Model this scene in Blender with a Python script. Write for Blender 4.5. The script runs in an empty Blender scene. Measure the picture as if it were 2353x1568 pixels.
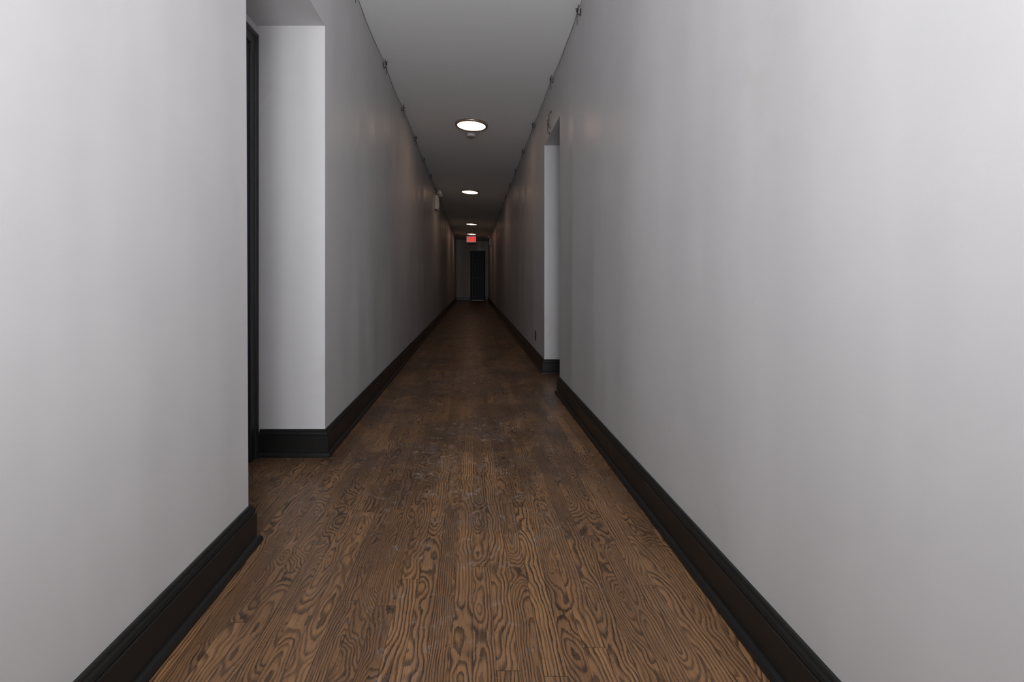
import bpy, bmesh, math, random
from mathutils import Vector, Matrix
random.seed(4)
S = bpy.context.scene
COL = S.collection
S.view_settings.view_transform = 'Standard'

# ---------------------------------------------------------------- measures
CAMH = 0.9
XL, XR = -0.761, 0.69
Y0, Y1 = -2.5, 20.7
LA, LB = 1.549, 2.35        # alcove on the left wall
RA, RB = 3.63, 4.43         # alcove on the right wall
HEAD = 2.211                # alcove head height
DEP = 0.352
ZCL, ZCR = CAMH + 1.865, CAMH + 1.765
def ceil_z(x):
    t = (x - XL) / (XR - XL)
    return ZCL + (ZCR - ZCL) * t

# ---------------------------------------------------------------- node utils
class N:
    def __init__(s, name):
        s.m = bpy.data.materials.new(name); s.m.use_nodes = True
        s.t = s.m.node_tree; s.b = s.t.nodes['Principled BSDF']
    def new(s, typ, **kw):
        n = s.t.nodes.new(typ)
        for k, v in kw.items(): setattr(n, k, v)
        return n
    def put(s, sock, v):
        if isinstance(v, bpy.types.NodeSocket): s.t.links.new(v, sock)
        else: sock.default_value = v
    def math(s, op, a, b=0.0, c=None, clamp=False):
        n = s.new('ShaderNodeMath', operation=op, use_clamp=clamp)
        s.put(n.inputs[0], a); s.put(n.inputs[1], b)
        if c is not None: s.put(n.inputs[2], c)
        return n.outputs[0]
    def xyz(s, x, y, z=0.0):
        n = s.new('ShaderNodeCombineXYZ')
        s.put(n.inputs[0], x); s.put(n.inputs[1], y); s.put(n.inputs[2], z)
        return n.outputs[0]
    def coord(s):
        c = s.new('ShaderNodeTexCoord'); p = s.new('ShaderNodeSeparateXYZ')
        s.t.links.new(c.outputs['Object'], p.inputs[0])
        return c.outputs['Object'], p.outputs[0], p.outputs[1], p.outputs[2]
    def noise(s, vec, scale, detail=2.0, rough=0.5, dist=0.0):
        n = s.new('ShaderNodeTexNoise')
        s.put(n.inputs['Vector'], vec); n.inputs['Scale'].default_value = scale
        n.inputs['Detail'].default_value = detail; n.inputs['Roughness'].default_value = rough
        n.inputs['Distortion'].default_value = dist
        return n.outputs['Fac']
    def ramp(s, f, a, b, lo=0.0, hi=1.0, smooth=True):
        n = s.new('ShaderNodeMapRange', interpolation_type='SMOOTHSTEP' if smooth else 'LINEAR')
        s.put(n.inputs[0], f); s.put(n.inputs[1], a); s.put(n.inputs[2], b)
        s.put(n.inputs[3], lo); s.put(n.inputs[4], hi)
        return n.outputs[0]
    def mix(s, f, a, b):
        n = s.new('ShaderNodeMix', data_type='RGBA')
        s.put(n.inputs[0], f)
        for i, v in ((6, a), (7, b)):
            if isinstance(v, bpy.types.NodeSocket): s.t.links.new(v, n.inputs[i])
            else: n.inputs[i].default_value = (*v, 1)
        return n.outputs[2]
    def bump(s, h, strength, dist):
        n = s.new('ShaderNodeBump'); n.inputs['Strength'].default_value = strength
        n.inputs['Distance'].default_value = dist
        s.t.links.new(h, n.inputs['Height']); s.t.links.new(n.outputs[0], s.b.inputs['Normal'])

def simple(name, col, rough=0.5, metal=0.0, var=0.15, scale=20, emis=None, es=0.0, spec=.5):
    m = N(name); v, x, y, z = m.coord()
    f = m.noise(v, scale, 3)
    c2 = tuple(max(0, c * (1 - var)) for c in col); c1 = tuple(min(1, c * (1 + var)) for c in col)
    m.put(m.b.inputs['Base Color'], m.mix(f, c2, c1))
    m.put(m.b.inputs['Roughness'], m.ramp(f, 0, 1, max(0.02, rough - .03), min(1, rough + .03)))
    m.b.inputs['Metallic'].default_value = metal
    m.b.inputs['Specular IOR Level'].default_value = spec
    if emis:
        m.b.inputs['Emission Color'].default_value = (*emis, 1)
        m.b.inputs['Emission Strength'].default_value = es
    return m.m

def wall_mat(name='wall_paint', lo=(.495, .488, .494), hi=(.545, .536, .542)):
    m = N(name); v, x, y, z = m.coord()
    streak = m.noise(m.xyz(m.math('MULTIPLY', x, 4), m.math('MULTIPLY', y, 4), m.math('MULTIPLY', z, 0.35)), 1.0, 3)
    blot = m.noise(v, 1.6, 4, .6)
    k = m.ramp(m.math('ADD', m.math('MULTIPLY', streak, .5), m.math('MULTIPLY', blot, .5)), .35, .65, 0, 1)
    base = m.mix(k, lo, hi)
    # faint rubbed smudges
    sm = m.math('MULTIPLY', m.ramp(m.noise(v, 2.3, 3, .5), .58, .70), m.ramp(m.noise(v, 11, 4, .6), .45, .65))
    base = m.mix(m.math('MULTIPLY', sm, .18), base, (.44, .40, .38))
    vor = m.new('ShaderNodeTexVoronoi'); vor.inputs['Scale'].default_value = 2.2
    m.t.links.new(v, vor.inputs['Vector'])
    nick = m.ramp(vor.outputs['Distance'], .006, .012, 1, 0)
    base = m.mix(m.math('MULTIPLY', nick, .35), base, (.85, .85, .84))
    m.put(m.b.inputs['Base Color'], base)
    m.put(m.b.inputs['Roughness'], m.ramp(streak, .35, .65, .38, .58))
    m.b.inputs['Specular IOR Level'].default_value = .40
    m.bump(m.noise(v, 260, 2), .04, .002)
    return m.m

def ceil_mat():
    m = N('ceiling_paint'); v, x, y, z = m.coord()
    f = m.noise(v, .9, 4)
    m.put(m.b.inputs['Base Color'], m.mix(f, (.76, .768, .765), (.83, .838, .835)))
    m.b.inputs['Roughness'].default_value = .75
    m.bump(m.noise(v, 120, 2), .05, .002)
    return m.m

def floor_mat():
    m = N('stained_oak_strip_floor'); v, x, y, z = m.coord()
    W, L = 0.054, 0.78
    bx = m.math('DIVIDE', m.math('ADD', x, 50 * W), W)
    idx = m.math('FLOOR', bx); fx = m.math('FRACT', bx)
    w1 = m.new('ShaderNodeTexWhiteNoise', noise_dimensions='1D'); m.put(w1.inputs['W'], idx)
    yy = m.math('ADD', m.math('DIVIDE', y, L), m.math('MULTIPLY', w1.outputs['Value'], 13.7))
    idy = m.math('FLOOR', yy); fy = m.math('FRACT', yy)
    w2 = m.new('ShaderNodeTexWhiteNoise', noise_dimensions='2D'); m.put(w2.inputs['Vector'], m.xyz(idx, idy))
    sp = m.new('ShaderNodeSeparateColor'); m.put(sp.inputs[0], w2.outputs['Color'])
    r1, r2, r3 = sp.outputs[0], sp.outputs[1], sp.outputs[2]; r4 = w2.outputs['Value']
    offs = m.xyz(m.math('MULTIPLY', r1, 31), m.math('MULTIPLY', r2, 47), m.math('MULTIPLY', r3, 29))
    def shifted(sx, sy):
        a = m.new('ShaderNodeVectorMath', operation='ADD')
        m.put(a.inputs[0], m.xyz(m.math('MULTIPLY', x, sx), m.math('MULTIPLY', y, sy))); m.put(a.inputs[1], offs)
        return a.outputs[0]
    # growth rings cut at a shallow angle: cathedral on some boards, straight grain on others
    xl = m.math('ADD', m.math('MULTIPLY', m.math('SUBTRACT', fx, .5), W), m.math('MULTIPLY', m.math('SUBTRACT', r1, .5), .075))
    nlow = m.math('SUBTRACT', m.noise(shifted(7, 4.0), 1.0, 2), .5)
    nmid = m.math('SUBTRACT', m.noise(shifted(60, 16), 1.0, 4, .62), .5)
    tilt = m.math('MULTIPLY', m.math('SUBTRACT', r2, .5), .85)
    d = m.math('ADD', m.math('MULTIPLY', m.math('MULTIPLY', m.math('SUBTRACT', fy, .5), L), tilt),
               m.math('ADD', m.math('MULTIPLY', nlow, .32), m.math('MULTIPLY', m.math('SUBTRACT', r3, .5), .20)))
    xs = m.math('MULTIPLY', xl, 2.6)
    r = m.math('SQRT', m.math('ADD', m.math('MULTIPLY', xs, xs), m.math('MULTIPLY', d, d)))
    r = m.math('ADD', r, m.math('MULTIPLY', nmid, .023))
    q = m.math('DIVIDE', r, m.ramp(r4, 0, 1, .015, .026, False))
    ring = m.math('FRACT', q)
    rw = m.new('ShaderNodeTexWhiteNoise', noise_dimensions='2D'); m.put(rw.inputs['Vector'], m.xyz(m.math('FLOOR', q), r4))
    ringd = m.math('MULTIPLY', m.ramp(ring, .34, .80), m.ramp(ring, .92, 1.0, 1, 0))
    ringd = m.math('MULTIPLY', ringd, m.ramp(rw.outputs['Value'], 0, 1, .65, 1, False))
    ringd = m.math('MULTIPLY', ringd, m.ramp(r3, 0, .6, .75, 1, False))
    pores = m.ramp(m.noise(shifted(420, 12), 1.0, 2), .45, .64)
    fine = m.noise(shifted(170, 5), 1.0, 3)
    broad = m.noise(shifted(12, 1.2), 1.0, 2)
    base = m.mix(r4, (.215, .112, .052), (.380, .202, .092))
    base = m.mix(m.math('MULTIPLY', fine, .5), base, (.155, .080, .040))
    base = m.mix(m.ramp(broad, .35, .75, 0, .42), base, (.135, .072, .042))
    g = m.math('MULTIPLY', ringd, m.ramp(pores, 0, 1, .80, 1))
    base = m.mix(g, base, (.014, .009, .008))
    base = m.mix(m.math('MULTIPLY', pores, .36), base, (.03, .017, .011))
    ex = m.math('MINIMUM', fx, m.math('SUBTRACT', 1.0, fx)); ey = m.math('MINIMUM', fy, m.math('SUBTRACT', 1.0, fy))
    seam = m.math('MAXIMUM', m.ramp(ex, .008, .02, 1, 0), m.ramp(ey, .0006, .0018, 1, 0))
    base = m.mix(m.math('MULTIPLY', seam, .65), base, (.02, .011, .007))
    # uneven darker patches, stronger further down the corridor
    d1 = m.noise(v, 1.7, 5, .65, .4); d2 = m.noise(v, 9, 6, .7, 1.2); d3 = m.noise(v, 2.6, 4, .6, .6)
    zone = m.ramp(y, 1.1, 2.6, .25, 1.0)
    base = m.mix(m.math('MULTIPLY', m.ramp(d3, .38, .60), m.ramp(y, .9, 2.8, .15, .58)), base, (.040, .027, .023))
    # construction dust and scuffs, mostly in the walking line
    mid = m.ramp(m.math('ABSOLUTE', x), .15, .55, 1, .3)
    dust = m.math('MULTIPLY', m.math('MULTIPLY', m.ramp(d1, .42, .62), m.ramp(d2, .42, .68)), mid)
    base = m.mix(m.math('MULTIPLY', m.math('MULTIPLY', dust, zone), .24), base, (.25, .235, .235))
    sc = m.ramp(m.noise(v, 22, 6, .75, .6), .54, .68)
    base = m.mix(m.math('MULTIPLY', m.math('MULTIPLY', sc, m.ramp(d1, .40, .54)), m.math('MULTIPLY', m.math('MULTIPLY', mid, zone), .55)), base, (.46, .44, .43))
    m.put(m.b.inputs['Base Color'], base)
    m.put(m.b.inputs['Roughness'], m.math('ADD', m.ramp(d2, .3, .7, .25, .40), m.math('MULTIPLY', dust, .18)))
    m.b.inputs['Specular IOR Level'].default_value = .38
    h = m.math('SUBTRACT', 1.0, m.math('ADD', m.math('MULTIPLY', ringd, .35), m.math('MULTIPLY', seam, 1.0)))
    m.bump(h, .2, .001)
    return m.m

M_WALL, M_CEIL, M_FLOOR = wall_mat(), ceil_mat(), floor_mat()
M_WALL_DIM = wall_mat('wall_paint_dim_warm', (.32, .280, .258), (.37, .325, .30))  # wall paint with the far end's dim warm light put into its colour
M_BASE = simple('black_trim_paint', (.0115, .0115, .0112), .33, var=.05, scale=6, spec=.38)
M_DOOR = simple('black_door_paint', (.007, .012, .022), .38, var=.2, spec=.14)
M_BRONZE = simple('brushed_bronze', (.48, .39, .34), .35, .9)
M_WHITE = simple('white_plastic', (.50, .49, .47), .45, var=.05)
M_BLACK = simple('black_plastic', (.012, .012, .012), .5)
M_CHROME = simple('satin_nickel', (.55, .53, .50), .3, 1.0)
M_DIFF = simple('lit_diffuser', (.3, .28, .26), .5, var=.02, emis=(1.0, .65, .44), es=7.5)
M_EXITF = simple('lit_exit_face', (.24, .16, .16), .4, var=.02, emis=(1.0, .60, .55), es=.20)
M_EXITR = simple('lit_red_letters', (.5, .01, .01), .4, var=.02, emis=(1.0, .01, .01), es=.9)
M_GLASS = simple('lamp_lens', (.75, .75, .72), .12, var=.03)
M_THRESH = simple('aluminium_threshold', (.5, .5, .5), .4, .8)

# ---------------------------------------------------------------- mesh utils
def obj(name, bm, mat, parent=None, label=None, cat=None, kind=None, group=None, smooth=False, normals=True):
    if normals: bmesh.ops.recalc_face_normals(bm, faces=bm.faces)
    me = bpy.data.meshes.new(name); bm.to_mesh(me); bm.free()
    me.materials.append(mat)
    for p in me.polygons: p.use_smooth = smooth
    o = bpy.data.objects.new(name, me); COL.objects.link(o)
    if parent: o.parent = parent
    tag(o, label, cat, kind, group)
    return o
def tag(o, label=None, cat=None, kind=None, group=None):
    if label: o['label'] = label
    if cat: o['category'] = cat
    if kind: o['kind'] = kind
    if group: o['group'] = group
def empty(name, loc, **kw):
    o = bpy.data.objects.new(name, None); COL.objects.link(o); o.location = loc
    o.empty_display_size = .05; tag(o, **kw); return o
def box(bm, a, b, bev=0.0):
    a, b = Vector(a), Vector(b)
    t = bmesh.new(); bmesh.ops.create_cube(t, size=1)
    for v in t.verts:
        v.co = Vector([(a[i] + b[i]) / 2 + v.co[i] * (b[i] - a[i]) for i in range(3)])
    if bev: bmesh.ops.bevel(t, geom=t.edges[:], offset=bev, segments=2, affect='EDGES', profile=.6)
    me = bpy.data.meshes.new('t'); t.to_mesh(me); t.free(); bm.from_mesh(me); bpy.data.meshes.remove(me)
def lathe(bm, prof, seg=48, mat=Matrix()):
    rings = []
    for r, z in prof:
        if r < 1e-6: rings.append([bm.verts.new(mat @ Vector((0, 0, z)))])
        else: rings.append([bm.verts.new(mat @ Vector((r * math.cos(2 * math.pi * i / seg), r * math.sin(2 * math.pi * i / seg), z))) for i in range(seg)])
    for a, b in zip(rings, rings[1:]):
        for i in range(seg):
            j = (i + 1) % seg
            if len(a) == 1 and len(b) == 1: continue
            if len(a) == 1: bm.faces.new((a[0], b[j], b[i]))
            elif len(b) == 1: bm.faces.new((a[i], a[j], b[0]))
            else: bm.faces.new((a[i], a[j], b[j], b[i]))
def tube(bm, pts, r, seg=8):
    pts = [Vector(p) for p in pts]; rings = []
    for i, p in enumerate(pts):
        d = (pts[min(i + 1, len(pts) - 1)] - pts[max(i - 1, 0)]).normalized()
        up = Vector((0, 0, 1)) if abs(d.z) < .9 else Vector((1, 0, 0))
        s = d.cross(up).normalized(); u = s.cross(d)
        rings.append([bm.verts.new(p + (s * math.cos(a) + u * math.sin(a)) * r) for a in [2 * math.pi * k / seg for k in range(seg)]])
    for a, b in zip(rings, rings[1:]):
        for i in range(seg):
            j = (i + 1) % seg; bm.faces.new((a[i], a[j], b[j], b[i]))
    bm.faces.new(rings[0]); bm.faces.new(rings[-1])
def sweep(bm, path, prof, mp):
    P = [Vector(p) for p in path]; n = len(P); rings = []
    nr = []
    for a, b in zip(P, P[1:]):
        d = (b - a).normalized(); nr.append(Vector((d.y, -d.x)))
    for i in range(n):
        if i == 0: m = nr[0]
        elif i == n - 1: m = nr[-1]
        else:
            m = nr[i - 1] + nr[i]; m = m / (1 + nr[i - 1].dot(nr[i]))
        rings.append([bm.verts.new(mp(*(P[i] + m * o), w)) for o, w in prof])
    k = len(prof)
    for a, b in zip(rings, rings[1:]):
        for i in range(k):
            j = (i + 1) % k; bm.faces.new((a[i], a[j], b[j], b[i]))
    bm.faces.new(rings[0]); bm.faces.new(rings[-1])

# ---------------------------------------------------------------- shell
TOP = 2.95
def wall_side(name, pts, a, b, lean, label):
    bm = bmesh.new()
    lo = [bm.verts.new((x, y, -.02)) for x, y in pts]
    hi = [bm.verts.new((x, y + lean.get(i, 0), TOP)) for i, (x, y) in enumerate(pts)]
    for i in range(len(pts) - 1):
        bm.faces.new((lo[i], lo[i + 1], hi[i + 1], hi[i]))
    def at(i):
        t = (HEAD + .02) / (TOP + .02); return Vector(lo[i].co).lerp(hi[i].co, t)
    A, B = at(a), at(b); Ai, Bi = at(a + 1), at(b - 1)
    vA, vB = bm.verts.new(A), bm.verts.new(B); vAi, vBi = bm.verts.new(Ai), bm.verts.new(Bi)
    tA, tB = bm.verts.new(hi[a].co), bm.verts.new(hi[b].co)
    bm.faces.new((vA, vB, tB, tA)); bm.faces.new((vA, vAi, vBi, vB))
    return obj(name, bm, M_WALL, kind='structure', label=label, normals=False)
LP = [(XL, Y0), (XL, LA), (XL - DEP, LA), (XL - DEP, LB), (XL, LB), (-.765, Y1)]
wall_side('wall_left', LP, 1, 4, {1: -.027, 2: -.027}, 'long light grey painted corridor wall with a door alcove')
RP = [(.716, Y0), (.688, RA), (XR + DEP, RA), (XR + DEP, RB), (.691, RB), (.690, Y1)]
wall_side('wall_right', RP, 1, 4, {}, 'long light grey painted corridor wall with a door alcove')
bm = bmesh.new(); box(bm, (-1.3, Y1, -.02), (1.25, Y1 + .1, TOP)); obj('wall_end', bm, M_WALL_DIM, kind='structure', label='grey painted end wall around the black door, dim warm light put into its colour')
bm = bmesh.new(); box(bm, (-1.3, Y0 - .1, -.02), (1.25, Y0, TOP)); obj('wall_back', bm, M_WALL, kind='structure', label='unseen grey wall added behind the camera to bounce light')  # out of view behind the camera, added for its light bounce
bm = bmesh.new(); box(bm, (-1.3, Y0 - .1, -.1), (1.25, Y1 + .1, 0)); obj('floor', bm, M_FLOOR, kind='structure', label='dark-stained oak strip floor, dusty and scuffed')
bm = bmesh.new()
v = []
for dz in (0, .1):
    for x, y in ((-1.3, Y0 - .1), (1.25, Y0 - .1), (1.25, Y1 + .1), (-1.3, Y1 + .1)):
        v.append(bm.verts.new((x, y, ceil_z(x) + dz)))
for f in ((0, 1, 2, 3), (4, 5, 6, 7), (0, 1, 5, 4), (1, 2, 6, 5), (2, 3, 7, 6), (3, 0, 4, 7)): bm.faces.new([v[i] for i in f])
obj('ceiling', bm, M_CEIL, kind='structure', label='flat grey-white painted ceiling')

# baseboards
BP = [(0, .137), (.007, .137), (.010, .133), (.010, .127), (.015, .122), (.017, .116), (.017, .112), (.014, .110), (.014, .107), (.019, .105), (.019, .024),
      (.024, .023), (.030, .019), (.034, .012), (.035, .001), (0, .001)]
mp = lambda u, v, w: Vector((u, v, w))
def bb(name, path):
    bm = bmesh.new(); sweep(bm, path, BP, mp)
    obj(name, bm, M_BASE, kind='structure', label='black painted baseboard with moulded cap and shoe')
bb('baseboard_left', [(XL, Y0), (XL, LA), (XL - DEP, LA)])
bb('baseboard_left.001', [(XL - DEP + .02, LB), (XL, LB), (-.765, Y1), (-.125, Y1)])
bb('baseboard_right', [(XR + DEP - .02, RA), (.688, RA), (.716, Y0)])
bb('baseboard_right.001', [(.558, Y1), (.690, Y1), (.691, RB), (XR + DEP - .02, RB)])

# casings + doors
CP = [(0, 0), (0, .010), (.006, .016), (.014, .016), (.018, .012), (.045, .014), (.05, .020), (.058, .024), (.068, .024), (.072, .018), (.072, 0)]
def casing(name, u0, u1, h, mpf, sc=1.0):
    bm = bmesh.new(); sweep(bm, [(u1, .001), (u1, h), (u0, h), (u0, .001)], [(a * sc, b) for a, b in CP], mpf)
    return obj(name, bm, M_BASE if name != 'trim_1' else M_DOOR, kind='structure', label='black moulded door casing')
def leaf(name, u0, u1, h, mpf, depth, knob_u, lab):
    root = None
    bm = bmesh.new()
    def bx(a, b, bev=0.0):
        t = bmesh.new(); box(t, a, b, bev)
        for v in t.verts: v.co = mpf(*v.co)
        me = bpy.data.meshes.new('t'); t.to_mesh(me); t.free(); bm.from_mesh(me); bpy.data.meshes.remove(me)
    w = u1 - u0
    bx((u0, .012, 0), (u1, h, depth * .30))
    st = w * .15; mu = (u0 + u1) / 2
    rows = [(.012, .24), (.92 * h / 2.1, 1.06 * h / 2.1), (1.68 * h / 2.1, 1.78 * h / 2.1), (h - .12, h)]
    for a, b in ((u0, u0 + st), (mu - st * .4, mu + st * .4), (u1 - st, u1)): bx((a, .012, 0), (b, h, depth), .006)
    for a, b in rows: bx((u0 + .001, a, 0), (u1 - .001, b, depth - .0005), .006)
    for (a, b), (c, d) in zip(rows, rows[1:]):
        for p, q in ((u0 + st, mu - st * .4), (mu + st * .4, u1 - st)):
            bx((p + .02, b + .02, depth * .1), (q - .02, c - .02, depth * .85), .012)
    root = obj(name, bm, M_DOOR, kind='structure', label=lab)
    bm = bmesh.new()
    lathe(bm, [(0, 0), (.027, 0), (.027, .006), (.011, .010), (.010, .03), (.020, .036), (.026, .048), (.022, .06), (0, .064)], 24)
    for v in bm.verts: v.co = mpf(knob_u + v.co.x, .98 + v.co.y, depth + v.co.z)
    obj('door_knob', bm, M_CHROME, parent=root, label='satin nickel door knob', smooth=True)
    return root
me_ = lambda u, v, w: Vector((u, Y1 - w, v))
casing('trim_1', -.070, .502, 2.185, me_, .75)
leaf('door_1', -.068, .500, 2.183, me_, .045, -.02, 'black six-panel door with nickel knob')
ml = lambda u, v, w: Vector((XL - DEP + w, u, v))
casing('trim_2', LA + .10, LB - .095, 2.08, ml)
leaf('door_2', LA + .102, LB - .097, 2.078, ml, .010, LA + .16, 'black panelled door set in the alcove')
mr = lambda u, v, w: Vector((XR + DEP - w, u, v))
casing('trim_3', RA + .10, RB - .095, 2.08, mr)
leaf('door_3', RA + .102, RB - .097, 2.078, mr, .010, RA + .16, 'black panelled door set in the alcove')
bm = bmesh.new(); box(bm, (-.06, Y1 - .12, .0005), (.495, Y1 - .046, .014), .004)
obj('trim_4', bm, M_THRESH, kind='structure', label='aluminium door threshold')

# ---------------------------------------------------------------- ceiling lights
tilt = math.atan2(ZCR - ZCL, XR - XL)
def ceil_obj(name, x, y, **kw):
    e = empty(name, (x, y, ceil_z(x)), **kw); e.rotation_euler = (0, -tilt, 0); return e
def X_at(px, Y): return (px - 1087) * Y / 1050
ring_prof = [(.162, -.003), (.162, -.020), (.167, -.025), (.175, -.027), (.185, -.023), (.190, -.014), (.191, 0), (.162, 0)]
diff_prof = [(0, -.0275), (.08, -.027), (.13, -.025), (.1622, -.0205), (.1622, -.008), (0, -.008)]
first = None
for i, (px, Y) in enumerate(((1083.5, 5.30), (1080, 9.3), (1083.5, 14.6), (1083.5, 17.7))):
    e = ceil_obj('ceiling_light', X_at(px, Y), Y, label='round flush LED ceiling light with bronze rim, lit', cat='ceiling light', group='flush ceiling lights along the corridor')
    if first is None:
        bm = bmesh.new(); lathe(bm, ring_prof, 64); a = obj('rim', bm, M_BRONZE, parent=e, smooth=True, label='bronze rim')
        bm = bmesh.new(); lathe(bm, diff_prof, 64); b = obj('diffuser', bm, M_DIFF, parent=e, smooth=True, label='glowing warm white diffuser')
        first = (a, b)
    else:
        for s in first:
            c = s.copy(); c.parent = e; COL.objects.link(c)

# smoke detector
e = ceil_obj('smoke_detector', X_at(1083, 5.62), 5.62, label='round white smoke detector on the ceiling', cat='smoke detector')
bm = bmesh.new(); lathe(bm, [(0, 0), (.068, 0), (.068, -.010), (.062, -.014), (0, -.014)], 40); obj('base', bm, M_WHITE, parent=e, smooth=True)
bm = bmesh.new(); lathe(bm, [(0, -.0145), (.060, -.0145), (.060, -.026), (.052, -.030), (.052, -.034), (.056, -.036), (.050, -.042), (.030, -.045), (0, -.045)], 40); obj('cover', bm, M_WHITE, parent=e, smooth=True)

# ---------------------------------------------------------------- exit sign
ey = 18.5; ex = X_at(1083, ey); s = ey / 1050
zt, zb = CAMH + (645 - 543) * s, CAMH + (645 - 557.5) * s
e = empty('exit_sign', (ex, ey, zt), label='illuminated exit sign with red letters hung from the ceiling', cat='exit sign')
w = .197; h = zt - zb
bm = bmesh.new(); box(bm, (-w, 0, -h), (w, .045, 0), .006); obj('housing', bm, M_WHITE, parent=e)
bm = bmesh.new(); box(bm, (-.09, -.01, .0), (.09, .055, ceil_z(ex) - zt - .001), .004); obj('canopy', bm, M_WHITE, parent=e)
bm = bmesh.new(); box(bm, (-w + .010, -.006, -h + .010), (w - .010, .001, -.010), .001); obj('face', bm, M_EXITF, parent=e, label='glowing pale pink face')
bm = bmesh.new()
lh = h * .74; zc = -h / 2; y_a, y_b = -.010, -.0055; st = .028
def lb(x0, x1, z0, z1): box(bm, (x0, y_a, zc + z0), (x1, y_b, zc + z1))
H2 = lh / 2
lb(-.165, -.165 + st, -H2, H2)
for zz in (-H2, -st / 2, H2 - st): lb(-.165, -.085, zz, zz + st)
for sgn in (1, -1):
    x0, x1 = -.070, .022
    a, b = (x0, x1 - st * 1.1) if sgn == 1 else (x1 - st * 1.1, x0)
    vs = []
    for yv in (y_a + .0003 * sgn, y_b):
        vs.append([bm.verts.new((p, yv, zc + q)) for p, q in ((a, -H2), (a + st * 1.1, -H2), (b + st * 1.1, H2), (b, H2))])
    bm.faces.new(vs[0]); bm.faces.new(vs[1])
    for i in range(4):
        j = (i + 1) % 4; bm.faces.new((vs[0][i], vs[0][j], vs[1][j], vs[1][i]))
lb(.040, .040 + st, -H2, H2)
lb(.082, .168, H2 - st, H2); lb(.125 - st / 2, .125 + st / 2, -H2, H2)
obj('lettering', bm, M_EXITR, parent=e, label='red letters reading EXIT')

# small plate over the door
z1 = CAMH + (645 - 571) * Y1 / 1050
e = empty('door_sign', (X_at(1104.5, Y1), Y1, (2.245 + z1) / 2 + .02), label='small pale rectangular plate above the black door', cat='sign')
bm = bmesh.new(); box(bm, (-.145, -.012, -.055), (.145, -.0005, .055), .003); obj('plate', bm, M_WHITE, parent=e)

# ---------------------------------------------------------------- emergency lights
def emergency(x, y, z, side, lab):
    e = empty('emergency_light', (x, y, z), label=lab, cat='emergency light', group='twin-head emergency lights')
    if side < 0: e.rotation_euler = (0, 0, math.pi)
    bm = bmesh.new(); box(bm, (.001, -.14, -.27), (.070, .14, 0), .010); box(bm, (.068, -.11, -.23), (.073, .11, -.05), .002)
    obj('housing', bm, M_WHITE, parent=e)
    for yy in (-.10, .10):
        bm = bmesh.new()
        tube(bm, [(.04, yy, -.005), (.04, yy, .025), (.06, yy, .045)], .010, 12)
        M = Matrix.Translation((.055, yy, .045)) @ Matrix.Rotation(math.radians(70), 4, 'Y') @ Matrix.Rotation(math.radians(25 if yy < 0 else -25), 4, 'X')
        lathe(bm, [(0, 0), (.022, 0), (.030, .012), (.044, .055), (.048, .070), (.043, .072), (.041, .067), (0, .067)], 28, M)
        hd = obj('lamp_head', bm, M_WHITE, parent=e, smooth=True, label='adjustable round lamp head')
        bm = bmesh.new(); lathe(bm, [(0, .0675), (.040, .0675), (.034, .074), (0, .078)], 28, M); obj('lens', bm, M_GLASS, parent=hd, smooth=True, label='clear round lens')
emergency(-.762, 9.2, CAMH + (645 - 450) * 9.1 / 1050, 1, 'white twin-head emergency light box on the grey wall')
emergency(.690, 17.3, CAMH + (645 - 549) * 17.3 / 1050, -1, 'white twin-head emergency light near the exit sign')

# ---------------------------------------------------------------- outlet
e = empty('electrical_outlet', (.6905, 5.03, .295), label='black duplex outlet on the wall above the baseboard', cat='outlet')
bm = bmesh.new(); box(bm, (-.006, -.036, -.052), (0, .036, .052), .002); obj('cover_plate', bm, M_BLACK, parent=e)
for zz in (-.024, .024):
    bm = bmesh.new(); box(bm, (-.009, -.017, zz - .014), (-.005, .017, zz + .014), .003); obj('receptacle', bm, M_BLACK, parent=e)

# ---------------------------------------------------------------- cables and clips
def wxr(y): return .716 - (y - Y0) * .028 / (RA - Y0) if y < RA else .691
def cable(name, side, ys, label):
    bm = bmesh.new(); pts = []
    rnd = random.Random(7 + side)
    ysx = [1.0] + ys + [ys[-1] + 1.0, ys[-1] + 2.1]
    for a, b in zip(ysx, ysx[1:]):
        sag = rnd.uniform(.010, .05)
        for k in range(10):
            t = k / 10; y = a + (b - a) * t
            xw = (XL if side < 0 else wxr(y)) - side * (.014 + .003 * rnd.random())
            pts.append((xw, y, ceil_z(XL if side < 0 else XR) - .022 - sag * 4 * t * (1 - t) + rnd.uniform(-.008, .006)))
    tube(bm, pts, .0016, 6)
    obj(name, bm, M_BLACK, label=label, cat='cable', group='cables along the top of the walls', smooth=True)
LY = [2.85, 3.86, 4.86, 5.88, 6.9, 8.0, 9.1]
RY = [1.95, 2.93, 3.93, 5.08, 6.13, 7.2, 8.3, 9.4]
cable('electrical_cable', -1, LY, 'thin black cable strung along the wall top')
cable('electrical_cable', 1, RY, 'thin black cable strung along the wall top')
proto = {}
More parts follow.
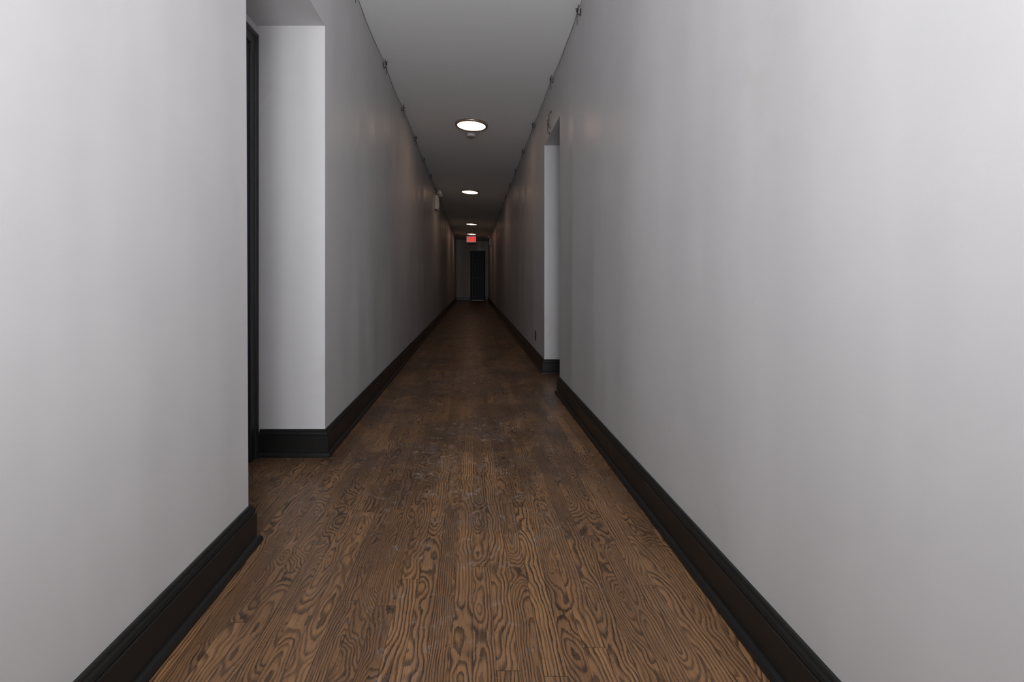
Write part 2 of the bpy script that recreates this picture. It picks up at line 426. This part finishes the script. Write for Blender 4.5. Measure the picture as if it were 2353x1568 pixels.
for side, ys in ((-1, LY), (1, RY)):
    for y in ys:
        xw = XL if side < 0 else wxr(y)
        e = empty('cable_clip', (xw, y, ceil_z(XL if side < 0 else XR) - .03), label='black metal hook clip holding the cable at the wall top', cat='clip', group='cable clips along the wall tops')
        rr = random.Random(int(y * 100))
        e.rotation_euler = (rr.uniform(-.4, .4), 0, 0)
        k = rr.uniform(.8, 1.0); e.scale = (k, k, k)
        q = -side
        if side not in proto:
            bm = bmesh.new()
            box(bm, (min(0, q * .005), -.010, -.03), (max(0, q * .005), .010, .012), .0015)
            b1 = obj('base_plate', bm, M_BLACK, parent=e)
            bm = bmesh.new()
            tube(bm, [(q * .004, -.004, -.045), (q * .026, 0, -.03), (q * .032, .004, -.005), (q * .028, .006, .012), (q * .036, .014, .020)], .0036, 8)
            tube(bm, [(q * .029, .002, -.015), (q * .028, -.02, .000), (q * .026, -.032, .014), (q * .030, -.04, .018)], .0030, 8)
            tube(bm, [(q * .026, .002, -.03), (q * .024, .03, -.055), (q * .014, .06, -.080)], .0020, 8)
            b2 = obj('hook', bm, M_BLACK, parent=e, smooth=True)
            proto[side] = (b1, b2)
        else:
            for s in proto[side]:
                c = s.copy(); c.parent = e; COL.objects.link(c)

# bracket over the alcove on the right wall
e = empty('wire_bracket', (.690, 4.08, HEAD + .012), label='thin black wire bracket loop above the alcove', cat='bracket')
bm = bmesh.new()
tube(bm, [(-.004, .03, 0), (-.018, .032, .015), (-.018, .03, .08), (-.018, .03, .125), (-.006, .03, .14)], .0025, 8)
tube(bm, [(-.004, -.05, .02), (-.020, -.052, .03), (-.020, -.05, .10), (-.020, -.052, .15), (-.006, -.05, .165)], .0025, 8)
tube(bm, [(-.018, .03, .05), (-.021, -.01, .062), (-.020, -.05, .07)], .0022, 8)
obj('wire_loop', bm, M_BLACK, parent=e, smooth=True)
bm = bmesh.new(); box(bm, (-.008, .020, -.008), (0, .040, .010), .002); obj('mounting_tab', bm, M_BLACK, parent=e)
bm = bmesh.new(); box(bm, (-.008, -.060, .155), (0, -.040, .175), .002); obj('mounting_tab', bm, M_BLACK, parent=e)

# ---------------------------------------------------------------- light
def area(name, loc, rot, sx, sy, power, col):
    l = bpy.data.lights.new(name, 'AREA'); l.shape = 'RECTANGLE'; l.size = sx; l.size_y = sy; l.energy = power; l.color = col
    o = bpy.data.objects.new(name, l); COL.objects.link(o); o.location = loc; o.rotation_euler = rot; return o
area('bounced_flash', (0, -2.3, 1.6), (math.radians(93), 0, 0), 1.2, 1.6, 76, (.960, .975, 1.0))
area('camera_flash', (0, -.6, 1.2), (math.radians(140), 0, 0), .45, .45, 46, (.960, .975, 1.0))
w = bpy.data.worlds.new('world'); S.world = w; w.use_nodes = True
w.node_tree.nodes['Background'].inputs[0].default_value = (.5, .5, .55, 1); w.node_tree.nodes['Background'].inputs[1].default_value = .02

cam = bpy.data.cameras.new('camera'); co = bpy.data.objects.new('camera', cam); COL.objects.link(co)
co.location = (0, 0, CAMH); co.rotation_euler = (math.radians(90), 0, 0)
cx, cy, K = 1176.5, 784, 1.0
cam.sensor_fit = 'HORIZONTAL'; cam.sensor_width = 36; cam.lens = 1050 / 2353 * 36 * K
cam.shift_x = (cx - 1087) / 2353 * K; cam.shift_y = -(cy - 645) / 2353 * K
cam.clip_start = .02; cam.clip_end = 60
S.camera = co
